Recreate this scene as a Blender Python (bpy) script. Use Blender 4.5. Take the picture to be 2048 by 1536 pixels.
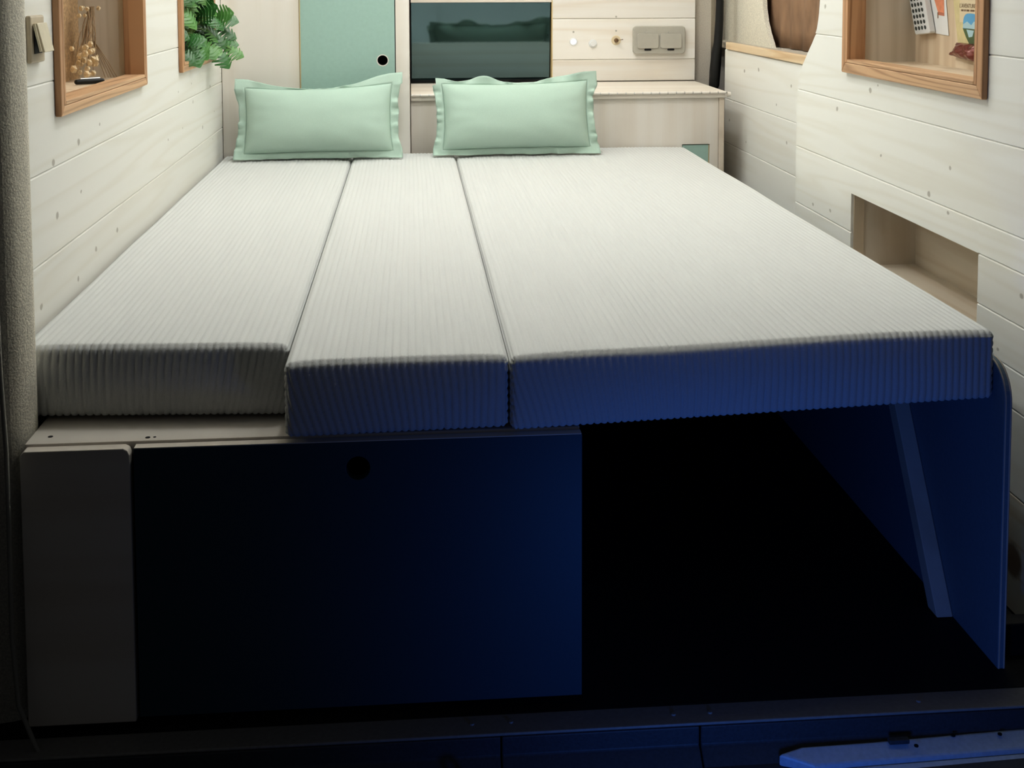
import bpy, bmesh, math, random
from mathutils import Vector, Matrix, noise
random.seed(7)
S = bpy.context.scene
COL = S.collection
for o in list(bpy.data.objects): bpy.data.objects.remove(o, do_unlink=True)

# ------------------------------------------------------------------ camera
yaw, pitch, roll = 0.08273, 0.074345, 0.00271
fw = Vector((math.sin(yaw)*math.cos(pitch), math.cos(yaw)*math.cos(pitch), -math.sin(pitch)))
rt = Vector((math.cos(yaw), -math.sin(yaw), 0)); dn = fw.cross(rt)
r2 = math.cos(roll)*rt + math.sin(roll)*dn; d2 = -math.sin(roll)*rt + math.cos(roll)*dn
cd = bpy.data.cameras.new('camera'); cam = bpy.data.objects.new('camera', cd); COL.objects.link(cam)
up = -d2; bk = -fw
cam.matrix_world = Matrix(((r2.x, up.x, bk.x, 0), (r2.y, up.y, bk.y, 0), (r2.z, up.z, bk.z, 1.0), (0, 0, 0, 1)))
cd.sensor_width = 36; cd.lens = 2450/2048*36; cd.shift_y = -(768-153.2)/2048
cd.clip_start = 0.02
S.camera = cam

# ------------------------------------------------------------------ world, lamps, exposure
S.view_settings.view_transform = 'Standard'; S.view_settings.look = 'None'
S.view_settings.gamma = 1; S.view_settings.use_curve_mapping = False
S.view_settings.exposure = 0.0
W = bpy.data.worlds.new('world'); S.world = W; W.use_nodes = True
bg = W.node_tree.nodes['Background']
bg.inputs[0].default_value = (0.92, 0.95, 1.0, 1); bg.inputs[1].default_value = 0.021

def lamp(kind, name, loc, energy, color, size):
    l = bpy.data.lights.new(name, kind); l.energy = energy; l.color = color
    l.shadow_soft_size = size
    o = bpy.data.objects.new(name, l); COL.objects.link(o); o.location = loc
    return o
# seven white spots let into the van's ceiling
for (x, y, e) in ((-0.02, 2.14, 7.2), (0.42, 2.18, 3.6), (0.80, 2.02, 2.6), (-0.04, 2.95, 8.6), (0.46, 2.95, 7.1), (-0.04, 3.6, 6.4), (0.44, 3.6, 6.4)):
    lamp('POINT', 'ceiling_spot_light', (x, y, 1.80), e, (0.925, 0.968, 0.985), 0.025)
# blue event floodlight standing on the ground outside, behind the open rear doors
b = lamp('SPOT', 'blue_floodlight', (0.38, 1.04, 0.04), 3.8, (0.05, 0.20, 1.0), 0.06)
b.data.spot_size = math.radians(150); b.data.spot_blend = 1.0
b.rotation_euler = (Vector((0.62, 1.75, 0.16))-Vector(b.location)).to_track_quat('-Z', 'Y').to_euler()

# ------------------------------------------------------------------ materials
def mat(name):
    m = bpy.data.materials.new(name); m.use_nodes = True
    return m, m.node_tree.nodes, m.node_tree.links, m.node_tree.nodes['Principled BSDF']
def plain(name, col, rough=0.6, metal=0.0, spec=None, emit=None, estr=0):
    m, N, L, P = mat(name)
    P.inputs['Base Color'].default_value = (*col, 1); P.inputs['Roughness'].default_value = rough
    P.inputs['Metallic'].default_value = metal
    if spec is not None: P.inputs['Specular IOR Level'].default_value = spec
    if emit: P.inputs['Emission Color'].default_value = (*emit, 1); P.inputs['Emission Strength'].default_value = estr
    return m
def grainy(name, col, var=0.06, scale=60, rough=0.6, bump=0.0, stretch=(1, 1, 1), spec=0.3):
    m, N, L, P = mat(name)
    tc = N.new('ShaderNodeTexCoord'); mp = N.new('ShaderNodeMapping'); mp.inputs['Scale'].default_value = stretch
    nz = N.new('ShaderNodeTexNoise'); nz.inputs['Scale'].default_value = scale; nz.inputs['Detail'].default_value = 6
    cr = N.new('ShaderNodeValToRGB')
    cr.color_ramp.elements[0].position = 0.3; cr.color_ramp.elements[1].position = 0.7
    cr.color_ramp.elements[0].color = (*[c*(1-var) for c in col], 1); cr.color_ramp.elements[1].color = (*[min(1, c*(1+var)) for c in col], 1)
    L.new(tc.outputs['Object'], mp.inputs[0]); L.new(mp.outputs[0], nz.inputs['Vector']); L.new(nz.outputs[0], cr.inputs[0]); L.new(cr.outputs[0], P.inputs['Base Color'])
    P.inputs['Roughness'].default_value = rough; P.inputs['Specular IOR Level'].default_value = spec
    if bump:
        bn = N.new('ShaderNodeBump'); bn.inputs['Strength'].default_value = bump; bn.inputs['Distance'].default_value = 0.002
        L.new(nz.outputs[0], bn.inputs['Height']); L.new(bn.outputs[0], P.inputs['Normal'])
    return m
def wood(name, lo, hi, axis, ring=26, dist=5.0, knots=0.0, knotcol=(0.30, 0.24, 0.17), rough=0.55, big=None, contrast=(0.25, 0.8), fine=0.10, kscale=7.5):
    """grain along axis ('x','y','z'); knots = share of cells that carry a small knot"""
    m, N, L, P = mat(name)
    tc = N.new('ShaderNodeTexCoord'); oi = N.new('ShaderNodeObjectInfo')
    mul = N.new('ShaderNodeVectorMath'); mul.operation = 'SCALE'; mul.inputs[0].default_value = (7.3, 5.1, 3.7)
    L.new(oi.outputs['Random'], mul.inputs['Scale'])
    add = N.new('ShaderNodeVectorMath'); L.new(tc.outputs['Object'], add.inputs[0]); L.new(mul.outputs[0], add.inputs[1])
    mp = N.new('ShaderNodeMapping')
    sc = {'x': (0.045, 1, 1), 'y': (1, 0.045, 1), 'z': (1, 1, 0.045)}[axis]
    mp.inputs['Scale'].default_value = sc; L.new(add.outputs[0], mp.inputs[0])
    n1 = N.new('ShaderNodeTexNoise'); n1.inputs['Scale'].default_value = 10; n1.inputs['Detail'].default_value = 2; L.new(mp.outputs[0], n1.inputs['Vector'])
    # rings: fract(noise * k)
    mm = N.new('ShaderNodeMath'); mm.operation = 'MULTIPLY'; mm.inputs[1].default_value = ring; L.new(n1.outputs[0], mm.inputs[0])
    pp = N.new('ShaderNodeMath'); pp.operation = 'PINGPONG'; pp.inputs[1].default_value = 1.0; L.new(mm.outputs[0], pp.inputs[0])
    n2 = N.new('ShaderNodeTexNoise'); n2.inputs['Scale'].default_value = 160; n2.inputs['Detail'].default_value = 3; L.new(mp.outputs[0], n2.inputs['Vector'])
    ad = N.new('ShaderNodeMath'); ad.operation = 'MULTIPLY_ADD'; ad.inputs[1].default_value = fine*4; L.new(n2.outputs[0], ad.inputs[0]); L.new(pp.outputs[0], ad.inputs[2])
    cr = N.new('ShaderNodeValToRGB'); cr.color_ramp.elements[0].position = contrast[0]; cr.color_ramp.elements[1].position = contrast[1]
    cr.color_ramp.elements[0].color = (*lo, 1); cr.color_ramp.elements[1].color = (*hi, 1); L.new(ad.outputs[0], cr.inputs[0])
    # slow tone drift, one tone per board
    hs = N.new('ShaderNodeHueSaturation'); L.new(cr.outputs[0], hs.inputs['Color'])
    mr = N.new('ShaderNodeMapRange'); mr.inputs[3].default_value = 0.93; mr.inputs[4].default_value = 1.04; L.new(oi.outputs['Random'], mr.inputs[0]); L.new(mr.outputs[0], hs.inputs['Value'])
    col = hs.outputs[0]
    def mixin(fac, c):
        mx = N.new('ShaderNodeMix'); mx.data_type = 'RGBA'; L.new(fac, mx.inputs[0]); L.new(col, mx.inputs[6]); mx.inputs[7].default_value = (*c, 1)
        return mx.outputs[2]
    if knots:
        sx = N.new('ShaderNodeSeparateXYZ'); L.new(add.outputs[0], sx.inputs[0])
        lg = N.new('ShaderNodeMath'); lg.operation = 'MULTIPLY'; lg.inputs[1].default_value = 0.75; L.new(sx.outputs[axis.upper()], lg.inputs[0])
        cb = N.new('ShaderNodeCombineXYZ'); L.new(lg.outputs[0], cb.inputs[0])
        if axis == 'z':
            sm0 = N.new('ShaderNodeMath'); L.new(sx.outputs['X'], sm0.inputs[0]); L.new(sx.outputs['Y'], sm0.inputs[1]); L.new(sm0.outputs[0], cb.inputs[1])
        else: L.new(sx.outputs['Z'], cb.inputs[1])
        nd = N.new('ShaderNodeTexNoise'); nd.inputs['Scale'].default_value = 70; L.new(add.outputs[0], nd.inputs['Vector'])
        va = N.new('ShaderNodeVectorMath'); va.operation = 'MULTIPLY_ADD'; va.inputs[1].default_value = (0.006, 0.006, 0.006); L.new(nd.outputs['Color'], va.inputs[0]); L.new(cb.outputs[0], va.inputs[2])
        vo = N.new('ShaderNodeTexVoronoi'); vo.voronoi_dimensions = '2D'; vo.inputs['Scale'].default_value = kscale; L.new(va.outputs[0], vo.inputs['Vector'])
        gt = N.new('ShaderNodeSeparateColor'); L.new(vo.outputs['Color'], gt.inputs[0])
        g2 = N.new('ShaderNodeMath'); g2.operation = 'LESS_THAN'; g2.inputs[1].default_value = knots; L.new(gt.outputs[0], g2.inputs[0])
        sz = N.new('ShaderNodeMapRange'); sz.inputs[3].default_value = 0.022; sz.inputs[4].default_value = 0.050; L.new(gt.outputs[1], sz.inputs[0])
        dv = N.new('ShaderNodeMath'); dv.operation = 'DIVIDE'; L.new(vo.outputs['Distance'], dv.inputs[0]); L.new(sz.outputs[0], dv.inputs[1])
        sm = N.new('ShaderNodeMapRange'); sm.inputs[1].default_value = 0.75; sm.inputs[2].default_value = 1.2; sm.inputs[3].default_value = 0.75; sm.inputs[4].default_value = 0; L.new(dv.outputs[0], sm.inputs[0])
        fm = N.new('ShaderNodeMath'); fm.operation = 'MULTIPLY'; L.new(sm.outputs[0], fm.inputs[0]); L.new(g2.outputs[0], fm.inputs[1])
        col = mixin(fm.outputs[0], knotcol)
    if big:
        c, rad = big
        ds = N.new('ShaderNodeVectorMath'); ds.operation = 'DISTANCE'; ds.inputs[1].default_value = c
        nd2 = N.new('ShaderNodeTexNoise'); nd2.inputs['Scale'].default_value = 90; L.new(tc.outputs['Object'], nd2.inputs['Vector'])
        va2 = N.new('ShaderNodeVectorMath'); va2.operation = 'MULTIPLY_ADD'; va2.inputs[1].default_value = (0.008, 0.008, 0.008); L.new(nd2.outputs['Color'], va2.inputs[0]); L.new(tc.outputs['Object'], va2.inputs[2])
        L.new(va2.outputs[0], ds.inputs[0])
        s2 = N.new('ShaderNodeMapRange'); s2.inputs[1].default_value = rad*0.8; s2.inputs[2].default_value = rad*1.15; s2.inputs[3].default_value = 0.85; s2.inputs[4].default_value = 0; L.new(ds.outputs['Value'], s2.inputs[0])
        col = mixin(s2.outputs[0], (0.16, 0.09, 0.05))
    L.new(col, P.inputs['Base Color'])
    P.inputs['Roughness'].default_value = rough; P.inputs['Specular IOR Level'].default_value = 0.25
    bn = N.new('ShaderNodeBump'); bn.inputs['Strength'].default_value = 0.06; bn.inputs['Distance'].default_value = 0.001
    L.new(ad.outputs[0], bn.inputs['Height']); L.new(bn.outputs[0], P.inputs['Normal'])
    return m

PLO, PHI = (0.79, 0.768, 0.692), (0.825, 0.812, 0.752)
M = {}
M['pine'] = wood('whitewashed_pine', PLO, PHI, 'y', ring=15, knots=0.55, knotcol=(0.33, 0.30, 0.24), kscale=8.5)
M['pine_knot'] = wood('whitewashed_pine_big_knot', (0.70, 0.60, 0.47), (0.80, 0.75, 0.65), 'y', ring=16, knots=0.3, big=((0.952, 1.815, 0.092), 0.028))
M['pine_x'] = wood('whitewashed_pine_across', (0.765, 0.70, 0.605), (0.82, 0.785, 0.72), 'x', ring=12, knots=0.10, knotcol=(0.40, 0.33, 0.25))
M['ply'] = wood('birch_plywood', (0.74, 0.665, 0.57), (0.81, 0.76, 0.69), 'z', ring=5, contrast=(0.0, 1.3))
M['ply_x'] = wood('birch_plywood_across', (0.71, 0.635, 0.54), (0.79, 0.735, 0.65), 'x', ring=5, contrast=(0.0, 1.3))
M['ply_y'] = wood('birch_plywood_long', (0.60, 0.50, 0.39), (0.72, 0.62, 0.50), 'y', ring=6, contrast=(0.0, 1.3))
M['ply_edge'] = plain('plywood_edge', (0.62, 0.46, 0.22), 0.6)
M['oak_y'] = wood('oiled_oak', (0.36, 0.19, 0.095), (0.62, 0.38, 0.21), 'y', ring=34, fine=0.16, rough=0.45)
M['oak_z'] = wood('oiled_oak_upright', (0.27, 0.125, 0.055), (0.50, 0.27, 0.135), 'z', ring=30, fine=0.2, rough=0.45)
M['pine_sill'] = wood('bare_pine_edge', (0.60, 0.40, 0.22), (0.76, 0.58, 0.37), 'y', ring=20, rough=0.5)
M['greywood_z'] = wood('weathered_pine_upright', (0.60, 0.52, 0.40), (0.70, 0.62, 0.50), 'z', ring=18, knots=0.25, kscale=6, knotcol=(0.22, 0.16, 0.10))
M['tanwood'] = wood('tan_pine', (0.60, 0.46, 0.31), (0.72, 0.59, 0.43), 'z', ring=10, knots=0.15, kscale=5, knotcol=(0.3, 0.2, 0.12))
M['cork'] = grainy('pressed_cork', (0.50, 0.32, 0.165), 0.32, 170, 0.8, 0.5)
M['green'] = grainy('sage_green_paint', (0.335, 0.50, 0.435), 0.03, 90, 0.55)
M['petrol'] = grainy('dark_petrol_laminate', (0.025, 0.058, 0.076), 0.06, 300, 0.5)
M['panel_blue'] = grainy('dark_blue_green_laminate', (0.17, 0.24, 0.29), 0.06, 200, 0.55)
M['fabric'] = grainy('cream_corduroy', (0.608, 0.618, 0.60), 0.05, 700, 0.95, 0.35, spec=0.05)
M['linen'] = grainy('sage_linen', (0.44, 0.58, 0.49), 0.05, 900, 0.9, 0.3, spec=0.1)
M['felt'] = grainy('beige_felt', (0.70, 0.66, 0.55), 0.22, 330, 0.95, 0.6, spec=0.05)
M['felt_grey'] = grainy('grey_felt', (0.50, 0.45, 0.375), 0.12, 300, 0.95, 0.4, spec=0.05)
M['curtain'] = grainy('brown_blind_cloth', (0.235, 0.135, 0.075), 0.22, 24, 0.85, 0.3, (1, 1, 0.5))
M['rubber'] = plain('black_rubber', (0.005, 0.005, 0.005), 0.55, 0.0, 0.25)
M['seal_grey'] = plain('grey_seal_rubber', (0.30, 0.29, 0.25), 0.6)
M['pale_tan'] = wood('pale_tan_pine', (0.74, 0.63, 0.50), (0.83, 0.74, 0.62), 'z', ring=10)
M['pale_tan_y'] = wood('pale_tan_pine_long', (0.74, 0.62, 0.47), (0.83, 0.73, 0.59), 'y', ring=12)
M['black_floor'] = grainy('black_rubber_floor', (0.010, 0.010, 0.010), 0.3, 200, 0.75, 0.2)
M['plastic'] = grainy('dark_step_plastic', (0.045, 0.05, 0.055), 0.15, 250, 0.5, 0.2)
M['body'] = grainy('grey_van_paint', (0.42, 0.52, 0.60), 0.08, 160, 0.4)
M['bodydark'] = plain('dark_van_body', (0.02, 0.02, 0.02), 0.7)
M['alu'] = grainy('brushed_aluminium_trim', (0.26, 0.25, 0.23), 0.10, 140, 0.45, 0.1)
M['steel'] = plain('steel', (0.55, 0.55, 0.54), 0.3, 1.0)
M['brass'] = grainy('brushed_brass', (0.62, 0.55, 0.40), 0.05, 80, 0.38)
M['brass_dark'] = grainy('bronze_plate', (0.50, 0.42, 0.30), 0.05, 60, 0.5)
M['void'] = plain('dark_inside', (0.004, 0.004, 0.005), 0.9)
M['glass'] = plain('dark_teal_glass', (0.088, 0.140, 0.150), 0.06, 1.0)
M['socket'] = grainy('grey_socket_plastic', (0.42, 0.40, 0.34), 0.03, 50, 0.45)
M['white'] = plain('white_plastic', (0.78, 0.79, 0.78), 0.4)
M['card'] = plain('white_card', (0.80, 0.80, 0.78), 0.7)
M['coral'] = grainy('coral_print', (0.76, 0.27, 0.14), 0.12, 120, 0.7)
M['rust'] = plain('rust_print', (0.50, 0.16, 0.09), 0.7)
M['yellow'] = grainy('straw_yellow_print', (0.63, 0.53, 0.27), 0.08, 60, 0.7)
M['pale_print'] = plain('pale_cream_print', (0.70, 0.58, 0.38), 0.7)
M['sky_print'] = plain('blue_print', (0.10, 0.34, 0.58), 0.7)
M['cloud_print'] = plain('pale_blue_print', (0.40, 0.58, 0.62), 0.7)
M['green_print'] = plain('green_print', (0.06, 0.10, 0.03), 0.7)
M['ink'] = plain('brown_ink', (0.16, 0.09, 0.04), 0.7)
M['key'] = plain('dark_keys', (0.03, 0.04, 0.035), 0.5)
M['wrapper'] = plain('dark_red_foil', (0.17, 0.035, 0.025), 0.22, 0.35)
M['led'] = plain('white_led', (0.8, 0.85, 1), 0.4, emit=(0.80, 0.87, 1.0), estr=3.0)
M['led_blue'] = plain('blue_led', (0.4, 0.45, 1), 0.4, emit=(0.35, 0.40, 1.0), estr=1.2)
M['leaf'] = None
M['straw'] = grainy('dried_petals', (0.85, 0.68, 0.44), 0.2, 150, 0.8)
M['stem'] = plain('dry_stem', (0.36, 0.24, 0.13), 0.8)
M['green_stem'] = plain('green_stem', (0.10, 0.17, 0.03), 0.6)
M['soil'] = plain('dark_planter', (0.015, 0.014, 0.012), 0.9)
M['ground'] = grainy('asphalt', (0.03, 0.03, 0.032), 0.3, 90, 0.9)
def leafmat():
    m, N, L, P = mat('leaf_green')
    oi = N.new('ShaderNodeObjectInfo'); cr = N.new('ShaderNodeValToRGB')
    e = cr.color_ramp.elements; e[0].color = (0.018, 0.085, 0.012, 1); e[1].color = (0.10, 0.26, 0.045, 1)
    x = e.new(0.6); x.color = (0.035, 0.155, 0.03, 1)
    L.new(oi.outputs['Random'], cr.inputs[0])
    tc = N.new('ShaderNodeTexCoord'); wv = N.new('ShaderNodeTexNoise'); wv.inputs['Scale'].default_value = 60
    L.new(tc.outputs['Object'], wv.inputs['Vector'])
    mx = N.new('ShaderNodeMix'); mx.data_type = 'RGBA'; mx.blend_type = 'MULTIPLY'; mx.inputs[0].default_value = 0.5
    L.new(cr.outputs[0], mx.inputs[6]); L.new(wv.outputs['Color'], mx.inputs[7]); L.new(cr.outputs[0], P.inputs['Base Color'])
    P.inputs['Roughness'].default_value = 0.38
    return m
M['leaf'] = leafmat()

# ------------------------------------------------------------------ mesh helpers
class MB:
    def __init__(s): s.v = []; s.f = []
    def add(s, vs, fs):
        n = len(s.v); s.v += [tuple(p) for p in vs]; s.f += [tuple(i+n for i in f) for f in fs]; return s
    def box(s, x0, x1, y0, y1, z0, z1):
        return s.add([(x0, y0, z0), (x1, y0, z0), (x1, y1, z0), (x0, y1, z0), (x0, y0, z1), (x1, y0, z1), (x1, y1, z1), (x0, y1, z1)],
                     [(3, 2, 1, 0), (4, 5, 6, 7), (0, 1, 5, 4), (1, 2, 6, 5), (2, 3, 7, 6), (3, 0, 4, 7)])
    def prism(s, poly, axis, a, b):
        """poly of 2-D points in the two other axes (x,y,z order kept), extruded from a to b"""
        def P(p, t): return (t, p[0], p[1]) if axis == 'x' else (p[0], t, p[1]) if axis == 'y' else (p[0], p[1], t)
        n = len(poly); vs = [P(p, a) for p in poly]+[P(p, b) for p in poly]
        fs = [tuple(range(n))[::-1], tuple(range(n, 2*n))]+[(i, (i+1) % n, n+(i+1) % n, n+i) for i in range(n)]
        return s.add(vs, fs)
    def tube(s, path, r, n=8, cap=True):
        path = [Vector(p) for p in path]; rs = r if isinstance(r, (list, tuple)) else [r]*len(path)
        rings = []; up0 = None
        for i, p in enumerate(path):
            t = (path[min(i+1, len(path)-1)]-path[max(i-1, 0)]).normalized()
            if up0 is None: up0 = Vector((0, 0, 1)) if abs(t.z) < 0.9 else Vector((1, 0, 0))
            a = t.cross(up0).normalized(); b2 = a.cross(t).normalized(); up0 = b2
            rings.append([p+a*math.cos(k*2*math.pi/n)*rs[i]+b2*math.sin(k*2*math.pi/n)*rs[i] for k in range(n)])
        vs = [q for R in rings for q in R]; fs = []
        for i in range(len(rings)-1):
            for k in range(n):
                fs.append((i*n+k, i*n+(k+1) % n, (i+1)*n+(k+1) % n, (i+1)*n+k))
        if cap: fs += [tuple(range(n))[::-1], tuple(range((len(rings)-1)*n, len(rings)*n))]
        return s.add(vs, fs)
    def plate_hole(s, x0, x1, z0, z1, y0, y1, cx, cz, r, n=48):
        """board in the x-z plane, thickness y0..y1, with a round through hole"""
        vs = []; fs = []
        def edge(a):
            dx, dz = math.cos(a), math.sin(a); t = 1e9
            if dx > 1e-9: t = min(t, (x1-cx)/dx)
            if dx < -1e-9: t = min(t, (x0-cx)/dx)
            if dz > 1e-9: t = min(t, (z1-cz)/dz)
            if dz < -1e-9: t = min(t, (z0-cz)/dz)
            return cx+dx*t, cz+dz*t
        angs = sorted([k*2*math.pi/n-math.pi for k in range(n)]+[math.atan2(z-cz, x-cx) for x in (x0, x1) for z in (z0, z1)])
        n = len(angs)
        for y in (y0, y1):
            for a in angs: vs.append((cx+r*math.cos(a), y, cz+r*math.sin(a)))
            for a in angs:
                e = edge(a); vs.append((e[0], y, e[1]))
        for k in range(n):
            j = (k+1) % n
            fs += [(k, n+k, n+j, j), (2*n+k, 2*n+j, 3*n+j, 3*n+k), (k, j, 2*n+j, 2*n+k), (n+k, 3*n+k, 3*n+j, n+j)]
        return s.add(vs, fs)
    def mesh(s, name, m, smooth=False):
        me = bpy.data.meshes.new(name); me.from_pydata(s.v, [], s.f); me.validate()
        bm = bmesh.new(); bm.from_mesh(me); bmesh.ops.remove_doubles(bm, verts=bm.verts, dist=1e-6); bmesh.ops.recalc_face_normals(bm, faces=bm.faces); bm.to_mesh(me); bm.free()
        if smooth: me.polygons.foreach_set('use_smooth', [True]*len(me.polygons))
        if m: me.materials.append(M[m])
        return me
    def build(s, name, m, parent=None, smooth=False, bevel=0, seg=2):
        o = bpy.data.objects.new(name, s.mesh(name, m, smooth)); COL.objects.link(o)
        if parent: adopt(o, parent)
        if bevel:
            md = o.modifiers.new('bevel', 'BEVEL'); md.width = bevel; md.segments = seg; md.limit_method = 'ANGLE'; md.angle_limit = math.radians(40)
        return o
def wloc(o):
    v = Vector(o.location); p = o.parent
    while p: v = v+p.location; p = p.parent
    return v
def adopt(o, parent):
    o.parent = parent; o.location = Vector(o.location)-wloc(parent)
def thing(name, label, cat, loc, group=None):
    o = bpy.data.objects.new(name, None); COL.objects.link(o); o.location = loc; o.empty_display_size = 0.05
    return tag(o, label, cat, group)
def tag(o, label, cat, group=None):
    o['label'] = label; o['category'] = cat
    if group: o['group'] = group
    return o
def struct(o, label=None):
    o['kind'] = 'structure'
    if label: o['label'] = label
    return o
def B(*a): return MB().box(*a)

# ------------------------------------------------------------------ shell of the van
LW, RW, BAY = -0.556, 0.946, 1.040
struct(B(-1.0, 1.30, 1.613, 4.40, -0.06, 0.0).build('floor', 'black_floor'), 'black rubber van floor under the bed')
struct(B(-1.0, 1.30, 1.78, 4.40, 1.90, 1.95).build('ceiling', 'pine_x'), 'pale wooden van ceiling')
wl = struct(B(-0.98, -0.74, 1.60, 4.40, 0, 1.90).build('wall_left', 'bodydark'), 'left van wall clad in whitewashed pine boards')
wr = struct(B(1.17, 1.30, 1.50, 4.40, 0, 1.90).build('wall_right', 'bodydark'), 'right van wall clad in whitewashed pine boards')
wf = struct(B(-0.98, 1.30, 4.24, 4.40, 0, 1.90).build('wall_front', 'ply'), 'end wall behind the cabinets')
struct(B(-6, 6, -6, 8, -0.62, -0.60).build('floor_outside', 'ground'), 'dark ground outside the van')

TH, CH = 0.016, 0.0030
def plank(side, X, rects, z0, z1, parent, m='pine'):
    """one board = rectangles (ya,yb,za,zb) joined; long edges chamfered"""
    mb = MB()
    d = 1 if side == 'L' else -1          # board grows from the face into the wall
    for (ya, yb, za, zb) in rects:
        c0 = 0.0013 if abs(za-z0) < 1e-6 else 0; c1 = CH if abs(zb-z1) < 1e-6 else 0
        prof = [(X-d*0.0016, za)] if c0 else []
        prof += [(X, za+c0), (X, zb-c1)]
        if c1: prof += [(X-d*CH, zb)]
        prof += [(X-d*TH, zb), (X-d*TH, za)]
        mb.prism(prof, 'y', ya, yb)
    return mb.build('plank', m, parent)
def cut(ya, yb, za, zb, holes):
    R = [(ya, yb, za, zb)]
    for (ha, hb, hc, hd) in holes:
        out = []
        for (a, b2, c, d) in R:
            if hb <= a or ha >= b2 or hd <= c or hc >= d: out.append((a, b2, c, d)); continue
            if ha > a: out.append((a, ha, c, d))
            if hb < b2: out.append((hb, b2, c, d))
            a2, b3 = max(a, ha), min(b2, hb)
            if hc > c: out.append((a2, b3, c, hc))
            if hd < d: out.append((a2, b3, hd, d))
        R = out
    return R
# left wall boards
NT = 1.16
N1 = (1.978, 2.578, 0.812, NT); N2 = (3.012, 3.490, 0.808, NT)
zs = [0.0, 0.044, 0.179, 0.314, 0.449, 0.584, 0.719, 0.854, 0.989, 1.124, 1.259, 1.394, 1.529, 1.664, 1.90]
for a, b2 in zip(zs, zs[1:]):
    plank('L', LW, cut(1.713, 4.24, a, b2, [N1, N2]), a, b2, wl)
# right wall boards: near part, with a curved far end towards the sliding door bay
N3 = (1.957, 2.572, 0.832, NT); N4 = (1.955, 2.550, 0.392, 0.550)
curve = [(0.0, 2.935), (0.70, 2.933), (0.742, 2.928), (0.762, 2.923), (0.785, 2.911), (0.80, 2.899), (0.822, 2.873), (0.845, 2.846), (0.868, 2.816), (0.894, 2.793), (0.925, 2.780), (0.964, 2.773), (1.05, 2.77), (1.90, 2.77)]
def yend(z):
    for (a, ya), (b2, yb) in zip(curve, curve[1:]):
        if a <= z <= b2: return ya+(yb-ya)*(z-a)/(b2-a)
    return 2.77
def rplank(z0, z1, ya, holes, m='pine', full=True):
    mb = MB()
    YS = 2.70
    for (a, b2, c, d) in cut(ya, YS if full else full_end, z0, z1, holes):
        c0 = 0.0013 if abs(c-z0) < 1e-6 else 0; c1 = CH if abs(d-z1) < 1e-6 else 0
        prof = [(RW+0.0016, c)] if c0 else []
        prof += [(RW, c+c0), (RW, d-c1)]
        if c1: prof += [(RW+CH, d)]
        prof += [(RW+TH, d), (RW+TH, c)]
        mb.prism(prof, 'y', a, b2)
    if full:
        k = 12; zz = [z0+(z1-z0)*i/k for i in range(k+1)]
        poly = [(YS, z0), *[(yend(z), z) for z in zz], (YS, z1)]
        zc = [max(z0+0.0013, min(z1-CH, z)) for z in [z0, *zz, z1]]
        n = len(poly)
        vs = [(RW, p[0], z) for p, z in zip(poly, zc)]+[(RW+CH, p[0], p[1]) for p in poly]+[(RW+TH, p[0], p[1]) for p in poly]
        fs = [tuple(range(n)), tuple(range(2*n, 3*n))[::-1]]
        for L0 in (0, n): fs += [(L0+i, L0+(i+1) % n, L0+n+(i+1) % n, L0+n+i) for i in range(n)]
        mb.add(vs, fs)
    return mb.build('plank', m, wr)
for a, b2 in ((0.004, 0.193),):
    rplank(a, b2, 1.72, [], 'pine_knot')
for a, b2 in ((0.193, 0.329), (0.329, 0.392)):
    rplank(a, b2, 1.72, [])
rplank(0.392, 0.466, 2.550, [])
full_end = 1.955
rplank(0.392, 0.466, 1.72, [], full=False)
rplank(0.466, 0.550, 1.72, [], full=False)
rplank(0.466, 0.605, 1.955, [N4])
rplank(0.550, 0.605, 1.72, [], full=False)
for a, b2 in ((0.605, 0.745), (0.745, 0.885), (0.885, 1.025), (1.025, 1.165), (1.165, 1.305), (1.305, 1.445), (1.445, 1.585), (1.585, 1.725), (1.725, 1.90)):
    rplank(a, b2, 1.72, [N3])
# jamb that closes the thickness of the near wall along its curved end
zz = [c[0] for c in curve]
mb = MB()
for (za, ya), (zb, yb) in zip(curve, curve[1:]):
    mb.add([(RW+0.010, ya-0.0005, za), (1.17, ya-0.0005, za), (1.17, yb-0.0005, zb), (RW+0.010, yb-0.0005, zb),
            (RW+0.010, ya-0.02, za), (1.17, ya-0.02, za), (1.17, yb-0.02, zb), (RW+0.010, yb-0.02, zb)],
           [(0, 1, 2, 3), (7, 6, 5, 4), (0, 4, 5, 1), (3, 2, 6, 7), (0, 3, 7, 4), (1, 5, 6, 2)])
struct(mb.build('trim_1', 'pine_x'), 'curved board end beside the sliding door bay')

# sliding door bay: boards, window with brown blind, felt surround, seal
for a, b2 in zip((0.0, 0.04, 0.190, 0.335, 0.480, 0.626), (0.04, 0.190, 0.335, 0.480, 0.626, 0.788)):
    plank('R', BAY, [(2.94, 3.985, a, b2)], a, b2, wr)
sill = thing('window_sill', 'pale pine window sill board under the brown blind', 'window sill', (BAY, 3.5, 0.79))
B(BAY-0.006, BAY+0.012, 2.92, 3.955, 0.789, 0.812).build('edge_strip', 'pine_sill', sill, bevel=0.002)
B(BAY+0.0125, 1.165, 2.92, 4.235, 0.789, 0.807).build('ledge', 'felt_grey', sill)
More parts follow.
